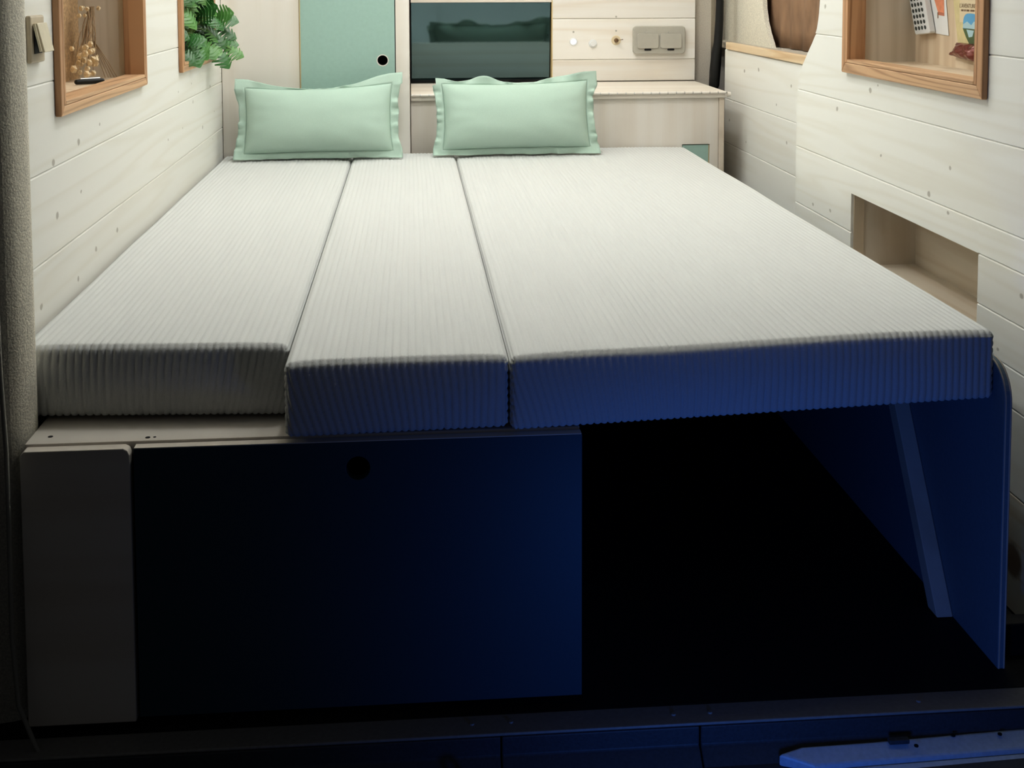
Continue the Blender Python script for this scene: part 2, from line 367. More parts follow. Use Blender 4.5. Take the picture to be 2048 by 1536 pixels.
# window opening outline on plane x=1.10: felt surround with a rounded near edge
def felt_surround():
    e = [(3.60, 0.808), (3.655, 0.808), (3.668, 0.822), (3.70, 0.85), (3.73, 0.885), (3.75, 0.925), (3.76, 0.97), (3.77, 1.1), (3.76, 1.35), (3.70, 1.5), (3.55, 1.55), (3.05, 1.55), (2.80, 1.55)]
    mb = MB()
    outer = [(3.60, 0.807), (4.235, 0.807), (4.235, 0.83), (4.235, 0.86), (4.235, 0.89), (4.235, 0.93), (4.235, 0.98), (4.235, 1.1), (4.235, 1.35), (4.235, 1.7), (3.9, 1.89), (3.05, 1.89), (2.80, 1.89)]
    vs = [(1.098, *p) for p in e]+[(1.098, *p) for p in outer]+[(1.112, *p) for p in e]+[(1.112, *p) for p in outer]
    n = len(e); fs = []
    for i in range(n-1):
        fs += [(i, i+1, n+i+1, n+i), (2*n+i, 3*n+i, 3*n+i+1, 2*n+i+1), (i, 2*n+i, 2*n+i+1, i+1), (n+i, n+i+1, 3*n+i+1, 3*n+i)]
    return mb.add(vs, fs)
struct(felt_surround().build('trim_2', 'felt', smooth=False), 'beige felt surround of the side window')
# blind: softly folded cloth behind the opening
mb = MB(); ny, nz = 60, 14
for j in range(nz+1):
    for i in range(ny+1):
        y = 2.80+1.10*i/ny; z = 0.809+0.80*j/nz
        mb.v.append((1.136+0.010*noise.noise(Vector((y*9, 0.3*z, 4)))+0.004*math.sin(y*55+z*5), y, z))
for j in range(nz):
    for i in range(ny):
        a = j*(ny+1)+i; mb.f.append((a, a+1, a+ny+2, a+ny+1))
bl = mb.build('window_blind', 'curtain', smooth=True)
md = bl.modifiers.new('thick', 'SOLIDIFY'); md.thickness = 0.003
tag(bl, 'brown cloth blind hanging in the side window opening', 'blind')
# grey pillar and black seal at the far end of the bay
struct(MB().prism([(0.972, 4.14), (1.030, 4.14), (1.046, 4.16), (1.052, 4.239), (0.972, 4.239)], 'z', 0.0, 1.90).build('trim_3', 'felt_grey'), 'grey felt door pillar beside the worktop')
sp = [(1.013, 4.03, 0.655), (1.015, 4.03, 0.664), (1.018, 4.03, 0.715), (1.022, 4.03, 0.765), (1.027, 4.03, 0.807), (1.031, 4.03, 0.883), (1.032, 4.03, 0.949), (1.034, 4.03, 1.2), (1.034, 4.03, 1.89)]
tag(MB().tube(sp, [0.015, 0.0175, 0.0185, 0.0175, 0.0145, 0.0135, 0.0130, 0.013, 0.013], 14).build('door_seal', 'rubber', smooth=True), 'black rubber door seal beside the socket panel', 'seal')

# ------------------------------------------------------------------ rear door frame, left felt pillar, sill
prof = [(-0.735, 1.712), (-0.535, 1.712), (-0.5235, 1.708), (-0.5220, 1.700), (-0.5238, 1.688), (-0.5285, 1.673), (-0.5355, 1.661), (-0.549, 1.652), (-0.60, 1.646), (-0.735, 1.642)]
for _ in range(2):      # round the corners of the profile
    prof = [q for a, b2 in zip(prof, prof[1:]+prof[:1]) for q in ((0.75*a[0]+0.25*b2[0], 0.75*a[1]+0.25*b2[1]), (0.25*a[0]+0.75*b2[0], 0.25*a[1]+0.75*b2[1]))]
prof = [(x+0.0045, y) for x, y in prof]
pil = MB().prism(prof, 'z', 0.0, 1.90).build('pillar_lining', 'felt')
tag(pil, 'beige felt covered pillar at the left rear door opening', 'pillar')
struct(B(-1.0, -0.565, 1.52, 1.615, -0.05, 1.95).build('trim_4', 'bodydark'), 'dark rear door frame on the left')
struct(B(0.958, 1.30, 1.50, 1.718, -0.05, 1.95).build('trim_5', 'bodydark'), 'unseen dark rear door frame on the right, added to cut bounced light')  # out of view, put here black so less light bounces onto the mattress fronts
struct(B(-1.0, 1.30, 1.50, 1.779, 1.86, 1.95).build('trim_8', 'bodydark'), 'unseen dark header above the rear door opening, added to cut bounced light')  # unseen, added in place of pale ceiling to keep the mattress fronts dark
tag(MB().tube([(-0.536, 1.60, 0.98), (-0.534, 1.60, 0.62), (-0.532, 1.60, 0.50), (-0.528, 1.60, 0.40), (-0.527, 1.598, 0.30), (-0.527, 1.595, 0.15), (-0.520, 1.59, 0.06), (-0.500, 1.585, 0.01), (-0.48, 1.58, -0.03)], 0.0032, 8).build('weatherstrip', 'seal_grey', smooth=True), 'thin rubber weatherstrip along the left door opening', 'seal')
tr = struct(B(-0.60, 1.15, 1.568, 1.612, -0.004, 0.0).build('trim_6', 'alu', bevel=0.0015), 'flat metal strip along the rear floor edge')
for (x, y) in ((0.075, 1.592), (0.128, 1.592), (0.352, 1.590), (0.403, 1.590), (0.70, 1.591)):
    MB().tube([(x, y, 0.0), (x, y, 0.0018)], [0.0035, 0.0028], 10).build('screw', 'alu', tr)
struct(B(0.872, 0.957, 1.690, 1.7185, 0.0, 0.050).build('trim_9', 'rubber', bevel=0.002), 'black block at the foot of the right wall')
st = thing('rear_step', 'dark plastic rear step below the floor edge', 'step', (0.25, 1.5, -0.06))
for (a, b2) in ((-0.60, 0.112), (0.114, 0.383), (0.385, 1.15)):
    mb = MB().prism([(1.40, -0.075), (1.40, -0.052), (1.545, -0.048), (1.5665, -0.030), (1.5670, -0.0045), (1.60, -0.0045), (1.60, -0.075)], 'x', a, b2)
    mb.build('step_panel', 'plastic', st, bevel=0.002)
bs = thing('bumper_sill', 'blue lit metal sill of the van body at the lower right', 'door sill', (0.8, 1.5, -0.05))
def slope(mb):
    # sheet metal falls away towards the outside
    mb.v = [(x, y, z-max(0, (1.552+(x-0.6)*0.045)-y)*0.42) for x, y, z in mb.v]; return mb
pa = [(0.485, 1.541), (0.520, 1.551), (0.62, 1.5535), (0.85, 1.5655), (1.12, 1.577), (1.12, 1.546), (0.85, 1.537), (0.62, 1.528), (0.53, 1.524)]
slope(MB().prism(pa, 'z', -0.0475, -0.030)).build('upper_lip', 'body', bs, bevel=0.003)
pb = [(0.50, 1.520), (0.53, 1.5225), (0.62, 1.5265), (0.85, 1.5355), (1.12, 1.5445), (1.12, 1.47), (0.50, 1.45)]
slope(MB().prism(pb, 'z', -0.060, -0.034)).build('lower_lip', 'body', bs, bevel=0.003)
B(0.640, 0.668, 1.543, 1.552, -0.030, -0.024).build('clip', 'plastic', bs, bevel=0.001)
for (x, y) in ((0.675, 1.538), (0.80, 1.553), (0.735, 1.556)):
    MB().tube([(x, y, -0.0301), (x, y, -0.0285)], 0.0030, 10).build('plug', 'rubber', bs)
sk = thing('door_striker', 'small steel door striker loop in the middle of the step', 'striker', (0.066, 1.53, -0.05))
B(0.052, 0.080, 1.495, 1.545, -0.0505, -0.046).build('base_plate', 'steel', sk, bevel=0.001)
MB().tube([(0.058, 1.525, -0.046), (0.058, 1.525, -0.028), (0.061, 1.525, -0.023), (0.071, 1.525, -0.023), (0.074, 1.525, -0.028), (0.074, 1.525, -0.046)], 0.0035, 8).build('loop', 'steel', sk, smooth=True)

# ------------------------------------------------------------------ mattresses: ribbed rounded blocks
RIB = 0.0106
def mattress(x0, x1, yl, yr, y1, z0, z1, slant, seed, phase=0.0):
    r = 0.011
    def lin(a, b2, n): return [a+(b2-a)*i/n for i in range(n+1)]
    def roundy(a, b2, n): return [a+r*(1-math.cos(t*math.pi/2/5))*1.0 for t in range(5)]+lin(a+r, b2-r, n)+[b2-r+r*math.sin(t*math.pi/2/5) for t in range(1, 6)]
    xs = lin(x0, x1, int((x1-x0)/RIB*6)); zsn = roundy(z0, z1, 34)
    ysn = [0+r*(1-math.cos(t*math.pi/2/6)) for t in range(6)]+[r+0.004*k for k in range(12)]+lin(r+0.05, 1.95-r-0.01, 70)+[1.95-r, 1.95-r*0.5, 1.95]
    Ltot = 1.95
    def disp(p):
        x, y, z = p
        c = Vector((min(max(x, x0+r), x1-r), min(max(y, r), Ltot-r), min(max(z, z0+r), z1-r)))
        n = Vector(p)-c
        if n.length < 1e-9: return Vector(p)
        n.normalize(); q = c+n*r
        # ribs run back over the top, down the front, along the flanks
        front = max(0.0, z1-z)
        wig = 0.0035*noise.noise(Vector((x*7+seed, z*14, 1.7)))*min(1, front/0.03)+0.0018*noise.noise(Vector((x*5, y*4, seed)))
        xr = x-slant(x)*max(0, front-0.01)+wig+phase
        prof = abs(math.cos(math.pi*xr/RIB)); prof = prof**0.42
        pz = abs(math.cos(math.pi*z/RIB))**0.55
        wx = min(1, abs(n.x)**2*1.2); amp = 0.0038 if n.y < -0.3 else 0.0022
        q = q+n*((prof-1)*amp*(1-wx)+(pz-1)*0.0026*wx)
        # soft foam: crown, bulging front, dents
        tx = (x-x0)/(x1-x0)
        if n.z > 0.2: q.z += 0.0035*(1-(2*tx-1)**6)-0.002+0.0025*noise.noise(Vector((x*4, y*2.5, seed)))
        if n.y < -0.2:
            tz = (z-z0)/(z1-z0); q.y -= 0.008*math.sin(math.pi*tz)*(1-(2*tx-1)**8)
        yy = q.y
        q.y = yl+(yr-yl)*tx*(1-yy/Ltot)+ (yy/Ltot)*(y1-yl)
        return q
    mb = MB(); idx = {}
    def vid(i, j, k):
        if (i, j, k) not in idx:
            idx[(i, j, k)] = len(mb.v); mb.v.append(tuple(disp((xs[i], ysn[j], zsn[k]))))
        return idx[(i, j, k)]
    nx, ny, nz = len(xs)-1, len(ysn)-1, len(zsn)-1
    for i in range(nx):
        for j in range(ny):
            mb.f.append((vid(i, j, nz), vid(i+1, j, nz), vid(i+1, j+1, nz), vid(i, j+1, nz)))
        for k in range(nz):
            mb.f.append((vid(i, 0, k), vid(i+1, 0, k), vid(i+1, 0, k+1), vid(i, 0, k+1)))
            mb.f.append((vid(i, ny, k), vid(i, ny, k+1), vid(i+1, ny, k+1), vid(i+1, ny, k)))
        # coarse underside
        mb.f.append((vid(i, 0, 0), vid(i, ny, 0), vid(i+1, ny, 0), vid(i+1, 0, 0)))
    for j in range(ny):
        for k in range(nz):
            mb.f.append((vid(0, j, k), vid(0, j, k+1), vid(0, j+1, k+1), vid(0, j+1, k)))
            mb.f.append((vid(nx, j, k), vid(nx, j+1, k), vid(nx, j+1, k+1), vid(nx, j, k+1)))
    me = bpy.data.meshes.new('mattress'); me.from_pydata(mb.v, [], mb.f)
    me.polygons.foreach_set('use_smooth', [True]*len(me.polygons)); me.materials.append(M['fabric'])
    o = bpy.data.objects.new('mattress_section', me); COL.objects.link(o); return o
G = 'corduroy mattress sections making up the bed'
tag(mattress(-0.5510, -0.1735, 1.727, 1.703, 3.655, 0.3955, 0.500, lambda x: -0.28*max(0, (x+0.42)/0.25), 3.1), 'cream corduroy mattress section against the left wall, set back at the foot', 'mattress', G)
tag(mattress(-0.1722, 0.1298, 1.612, 1.626, 3.655, 0.3955, 0.500, lambda x: 0.30*min(1, max(0, (0.10-x)/0.24)), 8.4, 0.003), 'narrow cream corduroy mattress section in the middle, jutting out at the foot', 'mattress', G)
tag(mattress(0.1308, 0.8455, 1.618, 1.684, 3.715, 0.3935, 0.500, lambda x: 0.32*max(0, 1-(x-0.13)/0.30), 5.9), 'widest cream corduroy mattress section, on the right side of the bed', 'mattress', G)

# ------------------------------------------------------------------ bench cabinet under the left part
cab = thing('bench_cabinet', 'low bench cabinet with dark petrol door under the mattresses', 'cabinet', (-0.15, 1.62, 0))
tp = B(-0.5165, 0.228, 1.6375, 3.64, 0.374, 0.3925).build('top_board', 'ply_x', cab, bevel=0.001)
for (x, y) in ((-0.490, 1.663), (-0.358, 1.648), (-0.349, 1.649)):
    MB().tube([(x, y, 0.3926), (x, y, 0.3931)], 0.0034 if x != -0.349 else 0.002, 10).build('screw_hole', 'void', tp)
B(0.208, 0.226, 1.677, 3.64, 0.0, 0.3738).build('side_panel', 'ply_y', cab)
B(-0.5165, -0.502, 1.677, 3.64, 0.0, 0.3738).build('side_panel', 'ply_y', cab)
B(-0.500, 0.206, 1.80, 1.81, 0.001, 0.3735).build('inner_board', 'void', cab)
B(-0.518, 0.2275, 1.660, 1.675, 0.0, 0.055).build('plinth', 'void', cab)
d = MB().plate_hole(-0.3715, 0.2295, 0.0165, 0.3875, 1.6205, 1.6365, -0.0755, 0.351, 0.0160).build('door', 'petrol', cab, bevel=0.0008)
# pale plywood edge on top of the door
B(-0.3705, 0.2285, 1.6210, 1.6362, 0.38755, 0.3888).build('door_edge', 'ply_x', d)
fp = MB().prism([(-0.5175, 0.012), (-0.3760, 0.012), (-0.3760, 0.380), (-0.3785, 0.3865), (-0.3840, 0.3895), (-0.512, 0.3895), (-0.5175, 0.384)], 'y', 1.6180, 1.6362).build('front_panel', 'ply_x', cab, bevel=0.0012)

# ------------------------------------------------------------------ bed end on the right: thin upright panel with a leaning batten, bed board
pn = thing('bed_side_panel', 'thin dark upright panel with rounded corner carrying the right bed edge', 'panel', (0.855, 2.5, 0))
Rr = 0.055; top = 0.452
pts = [(1.660, 0.0)]+[(1.660+Rr-Rr*math.cos(t*math.pi/2/10), top-Rr+Rr*math.sin(t*math.pi/2/10)) for t in range(11)]+[(3.62, top), (3.62, 0.0)]
MB().prism(pts, 'x', 0.8485, 0.8600).build('board', 'panel_blue', pn, bevel=0.0008)
# three-ply look: thin pale veneer lip along the front edge
mb = MB()
rim = pts[:12]
for xa, xb in ((0.8495, 0.8515), (0.8570, 0.8590)):
    for p, q in zip(rim, rim[1:]):
        mb.add([(xa, p[0]-0.0004, p[1]), (xb, p[0]-0.0004, p[1]), (xb, q[0]-0.0004, q[1]+0.0002), (xa, q[0]-0.0004, q[1]+0.0002),
                (xa, p[0]+0.002, p[1]), (xb, p[0]+0.002, p[1]), (xb, q[0]+0.002, q[1]), (xa, q[0]+0.002, q[1])], [(0, 1, 2, 3), (0, 4, 5, 1), (1, 5, 6, 2), (2, 6, 7, 3), (3, 7, 4, 0)])
mb.build('edge_veneer', 'ply_y', pn)
bt = MB().prism([(1.806, 0.001), (1.840, 0.001), (2.085, 0.374), (2.050, 0.374)], 'x', 0.8215, 0.8480).build('batten', 'ply_y', pn, bevel=0.0015)
bb = B(0.2295, 0.8470, 1.90, 3.62, 0.377, 0.3925).build('bed_board', 'petrol', bevel=0.001)
tag(bb, 'thin board carrying the right mattress section over the open space', 'board')
# black sheet added to stand in for the deep shade under the bed
tag(B(0.230, 0.8475, 2.95, 2.965, 0.0, 0.3765).build('storage_shade_sheet', 'void'), 'added black sheet standing in for the shade deep under the bed', 'panel')

# ------------------------------------------------------------------ tall cabinet at the head, left
TY = 3.660
tc_ = thing('tall_cabinet', 'tall pale plywood cabinet with sage green door behind the left pillow', 'cabinet', (-0.28, TY, 0))
B(-0.5545, -0.3275, TY, TY+0.018, 0.0, 1.89).build('side_board', 'ply', tc_, bevel=0.001)
B(-0.3275, -0.0450, TY+0.0, TY+0.018, 0.0, 0.560).build('lower_board', 'ply', tc_, bevel=0.001)
B(-0.0440, -0.0030, TY, TY+0.018, 0.0, 1.89).build('stile', 'ply', tc_, bevel=0.001)
B(-0.3275, -0.0450, TY+0.10, TY+0.11, 0.560, 1.89).build('inner_back', 'void', tc_)
B(-0.0210, -0.0030, TY+0.0182, 4.239, 0.0, 1.89).build('side_panel', 'ply_y', tc_)
gd = MB().plate_hole(-0.3235, -0.0465, 0.563, 1.30, TY-0.004, TY+0.013, -0.0828, 0.7785, 0.0160).build('door', 'green', tc_, bevel=0.0006)
B(-0.3262, -0.3237, TY-0.0035, TY+0.013, 0.563, 1.30).build('edge_band', 'ply_edge', gd)
# pale plywood ring inside the finger hole
mb = MB(); n = 40
for (y, r) in ((TY-0.0043, 0.0178), (TY-0.0043, 0.0153), (TY+0.012, 0.0153), (TY+0.012, 0.0178)):
    for k in range(n): mb.v.append((-0.0828+r*math.cos(2*math.pi*k/n), y, 0.7785+r*math.sin(2*math.pi*k/n)))
for q in range(4):
    for k in range(n): mb.f.append((q*n+k, q*n+(k+1) % n, ((q+1) % 4)*n+(k+1) % n, ((q+1) % 4)*n+k))
mb.build('finger_hole_rim', 'ply', gd, smooth=False)

# ------------------------------------------------------------------ counter cabinet and worktop at the head, right
CY_ = 3.720
cc = thing('counter_cabinet', 'pale plywood kitchen cabinet under the worktop behind the right pillow', 'cabinet', (0.48, CY_, 0))
MB().prism([(0.0, 0.0), (0.838, 0.0), (0.838, 0.506), (0.9245, 0.506), (0.9245, 0.0), (0.952, 0.0), (0.952, 0.6505), (0.0, 0.6505)], 'y', CY_, CY_+0.018).build('front_board', 'ply', cc, bevel=0.001)
B(0.9525, 0.9690, CY_-0.004, 4.10, 0.0, 0.6505).build('side_panel', 'ply_y', cc, bevel=0.0015)
gd2 = B(0.8395, 0.9215, CY_+0.003, CY_+0.016, 0.02, 0.5035).build('drawer_front', 'green', cc, bevel=0.0006)
B(0.9216, 0.9240, CY_+0.003, CY_+0.016, 0.02, 0.5035).build('edge_band', 'ply_edge', gd2)
wt = thing('worktop', 'pale wooden worktop with a long hinge on its front edge', 'worktop', (0.48, 3.9, 0.651))
B(0.0005, 0.9700, CY_-0.012, 4.115, 0.6515, 0.6720).build('top_board', 'ply_x', wt, bevel=0.0015)
mb = MB()
x = 0.004
while x < 0.972:
    mb.tube([(x, CY_-0.0165, 0.6685), (x+0.0225, CY_-0.0165, 0.6685)], 0.0042, 8); x += 0.0262
mb.build('hinge', 'ply', wt, smooth=False)
MB().tube([(0.002, CY_-0.0165, 0.6685), (0.9745, CY_-0.0165, 0.6685)], 0.0026, 8).build('hinge_pin', 'steel', wt)
MB().tube([(0.975, CY_-0.012, 0.662), (0.986, CY_-0.012, 0.662)], [0.009, 0.007], 12).build('hinge_end', 'ply', wt)

# ------------------------------------------------------------------ control panel wall and glass lid above the worktop
PY = 4.120
cp = thing('control_panel', 'board clad panel with switches and sockets above the worktop', 'panel', (0.72, PY, 0.672))
for a, b2 in ((0.6725, 0.747), (0.747, 0.886), (0.886, 1.024), (1.024, 1.16)):
    prof = [(PY+0.0035, a+0.0003), (PY, a+CH), (PY, b2-CH), (PY+0.0035, b2-0.0003), (PY+TH, b2), (PY+TH, a)]
    MB().prism(prof, 'x', 0.4800, 0.9695).build('plank', 'pine_x', cp)
B(0.4765, 0.4798, PY-0.001, PY+0.10, 0.6725, 1.16).build('edge_band', 'ply_edge', cp)
B(0.002, 0.4764, PY-0.001, PY+0.05, 0.943, 1.16).build('header_board', 'pine_x', cp, bevel=0.001)
# push button with light, knob, rotary switch
def dial(name, label, x, z, parts):
    t = thing(name, label, 'switch', (x, PY, z))
    for (nm, y0, y1, r0, r1, m) in parts:
        MB().tube([(x, PY-y0, z), (x, PY-y1, z)], [r0, r1], 24).build(nm, m, t, bevel=0.0005)
    return t
dial('light_switch', 'glowing white round push switch on the control panel', 0.551, 0.809, (('bezel', 0, 0.003, 0.0135, 0.0125, 'white'), ('lens', 0.003, 0.0055, 0.0085, 0.0075, 'led')))
t = dial('round_knob', 'plain pale round button between the lit switch and the dial', 0.6175, 0.802, (('bezel', 0, 0.004, 0.0145, 0.0135, 'white'), ('cap', 0.004, 0.008, 0.0105, 0.0095, 'card')))
t = dial('rotary_switch', 'pale round dial with a brown pointer beside the double socket', 0.697, 0.813, (('bezel', 0, 0.003, 0.0165, 0.0155, 'pale_print'), ('knob', 0.003, 0.014, 0.0075, 0.0065, 'ink')))
MB().prism([(0.695, 0.813), (0.699, 0.813), (0.7185, 0.8175), (0.7185, 0.8145)], 'y', PY-0.016, PY-0.0142).build('pointer', 'ink', t)
# small printed marks above the switches
for (x, z, n_) in ((0.551, 0.842, 1), (0.697, 0.845, 1), (0.697, 0.893, 1)):
    mk = MB().tube([(x, PY-0.0001, z), (x, PY-0.0006, z)], 0.0034, 8).build('printed_mark', 'socket', cp)
sk2 = thing('double_socket', 'grey double power socket with two flap lids on the control panel', 'socket', (0.843, PY, 0.766))
def rrect(x0, x1, z0, z1, r, n=6):
    P = []
    for (cx, cz, a0) in ((x1-r, z1-r, 0), (x0+r, z1-r, 90), (x0+r, z0+r, 180), (x1-r, z0+r, 270)):
        for k in range(n+1): a = math.radians(a0+90*k/n); P.append((cx+r*math.cos(a), cz+r*math.sin(a)))
    return P
MB().prism(rrect(0.7535, 0.9320, 0.7660, 0.8610, 0.012), 'y', PY-0.018, PY).build('plate', 'socket', sk2, bevel=0.003)
for (a, b2) in ((0.7660, 0.8400), (0.8455, 0.9190)):
    fl = MB().prism(rrect(a, b2, 0.7850, 0.8360, 0.008), 'y', PY-0.0235, PY-0.0182).build('flap', 'socket', sk2, bevel=0.0015)
    c = (a+b2)/2
    MB().prism(rrect(c-0.010, c+0.010, 0.8362, 0.8440, 0.003), 'y', PY-0.022, PY-0.0182).build('flap_hinge', 'socket', fl, bevel=0.001)
    MB().prism(rrect(c-0.012, c+0.012, 0.7775, 0.7845, 0.003), 'y', PY-0.0195, PY-0.0182).build('finger_slot', 'void', fl)
# dark glass lid leaning at the back of the worktop
gl = thing('glass_lid', 'dark teal tinted glass lid standing upright behind the right pillow', 'glass panel', (0.238, 4.15, 0.673))
tilt = math.radians(7.3)
mb = MB(); h = 0.262
for y, z in ((0, 0), (0.006, 0), (-h*math.sin(tilt)+0.006, h), (-h*math.sin(tilt), h)): pass
g = [(4.1580, 0.6800), (4.1640, 0.6800), (4.1640-h*math.tan(tilt), 0.6800+h), (4.1580-h*math.tan(tilt), 0.6800+h)]
mb.prism(g, 'x', 0.0035, 0.4725); mb.build('pane', 'glass', gl)
B(0.0035, 0.4725, 4.152, 4.167, 0.6724, 0.6798).build('hinge_strip', 'rubber', gl)
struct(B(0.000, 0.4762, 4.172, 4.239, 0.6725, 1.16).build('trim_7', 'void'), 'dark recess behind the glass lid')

# ------------------------------------------------------------------ wall niches
def niche(side, X, hole, depth, label, mats, base):
    ya, yb, za, zb = hole; s = -1 if side == 'L' else 1
    t = thing('wall_niche', label, 'wall niche', (X, (ya+yb)/2, base))
    def bx(xa, xb, *r): return B(min(xa, xb), max(xa, xb), *r)
    xi, xo = X+s*0.030, X+s*depth
    bx(xo, xo+s*0.010, ya-0.012, yb+0.012, za-0.010, zb).build('back_panel', mats[0], t)
    bx(xi, xo, yb, yb+0.012, za-0.010, zb).build('side_panel', mats[1], t)
    bx(xi, xo, ya-0.012, ya, za-0.010, zb).build('side_panel', mats[1], t)
    bx(xi-s*0.012, xo, ya, yb, za-0.010, za+0.0005).build('shelf_board', mats[2], t)
    bx(X, xo, ya, yb, zb, zb+0.010).build('top_board', mats[1], t)
    return t
def frame(t, side, X, hole, w):
    """oak frame rails: proud of the wall and lining the opening"""
    ya, yb, za, zb = hole; s = -1 if side == 'L' else 1
    f0, f1, b_ = X-s*0.011, X-s*0.0003, X+s*0.030
    # mitred stiles and bottom rail (front lip), plus linings
    def lip(poly, m): MB().prism(poly, 'x', min(f0, f1), max(f0, f1)).build('frame_rail', m, t, bevel=0.0018)
    lip([(ya-w, za-w), (yb+w, za-w), (yb, za), (ya, za)], 'oak_y')
    lip([(ya-w, za-w-0.0001), (ya-0.0002, za), (ya-0.0002, zb), (ya-w, zb)], 'oak_z')
    lip([(yb+w, za-w-0.0001), (yb+0.0002, za), (yb+0.0002, zb), (yb+w, zb)], 'oak_z')
    x0, x1 = min(f0, b_), max(f0, b_)
    B(x0, x1, ya+0.0105, yb-0.0105, za+0.0006, za+0.0075).build('frame_lining', 'oak_y', t, bevel=0.001)
    B(x0, x1, ya+0.0001, ya+0.0100, za+0.0006, zb).build('frame_lining', 'oak_z', t, bevel=0.001)
    B(x0, x1, yb-0.0100, yb-0.0001, za+0.0006, zb).build('frame_lining', 'oak_z', t, bevel=0.001)
n1 = niche('L', LW, N1, 0.122, 'oak framed wall niche with cork back above the left bed edge', ('cork', 'greywood_z', 'tanwood'), 0.80)
frame(n1, 'L', LW, N1, 0.016)
n2 = niche('L', LW, N2, 0.122, 'oak framed wall niche filled with green leaves', ('void', 'soil', 'soil'), 0.80)
frame(n2, 'L', LW, N2, 0.016)
n3 = niche('R', RW, N3, 0.145, 'oak framed wall niche holding leaflets on the right wall', ('tanwood', 'greywood_z', 'tanwood'), 0.81)
frame(n3, 'R', RW, N3, 0.022)
n4 = thing('wall_niche', 'low unframed niche cut into the right wall beside the mattress', 'wall niche', (RW, 2.25, 0.392))
ya, yb, za, zb = N4; xo = 1.092
B(xo, xo+0.010, ya-0.012, yb+0.012, za-0.010, zb+0.01).build('back_panel', 'pale_tan_y', n4)
B(RW+TH+0.0005, xo, yb+0.0005, yb+0.012, za-0.010, zb).build('side_panel', 'pale_tan', n4)
B(RW+TH+0.0005, xo, ya-0.012, ya-0.0005, za-0.010, zb).build('side_panel', 'tanwood', n4)
B(RW+TH+0.0005, xo, ya, yb, za-0.010, za).build('shelf_board', 'pale_tan_y', n4)
B(RW+TH+0.0005, xo, ya, yb, zb, zb+0.010).build('top_board', 'ply_y', n4)
B(RW+0.006, RW+TH+0.012, yb-0.003, yb+0.0004, za, zb).build('edge_strip', 'tanwood', n4)

# ------------------------------------------------------------------ wall socket with flap on the left wall
so = thing('wall_socket', 'brass coloured wall outlet with an open flap beside the felt pillar', 'socket', (LW, 1.86, 0.89))
B(LW+0.0003, LW+0.0085, 1.826, 1.892, 0.888, 0.958).build('plate', 'brass_dark', so, bevel=0.003)
B(LW+0.0086, LW+0.0095, 1.838, 1.882, 0.902, 0.936).build('opening', 'void', so)
def slab(y0, y1, top, bot, th):
    (xa, za), (xb, zb) = top, bot
    nx_, nz_ = (za-zb), (xb-xa); L_ = math.hypot(nx_, nz_); nx_, nz_ = nx_/L_*th, nz_/L_*th
    return MB().prism([(xa, za), (xb, zb), (xb+nx_, zb+nz_), (xa+nx_, za+nz_)], 'y', y0, y1)
fl = slab(1.8365, 1.8840, (LW+0.0105, 0.946), (LW+0.0205, 0.9035), 0.004).build('flap', 'brass', so, bevel=0.0008)
B(LW+0.0086, LW+0.0130, 1.8365, 1.8840, 0.9405, 0.9465).build('hinge', 'brass', so, bevel=0.0008)
slab(1.832, 1.8362, (LW+0.0095, 0.945), (LW+0.0180, 0.905), 0.003).build('side_arm', 'brass', so)
B(LW+0.0086, LW+0.0110, 1.8842, 1.8880, 0.932, 0.938).build('status_light', 'led_blue', so)

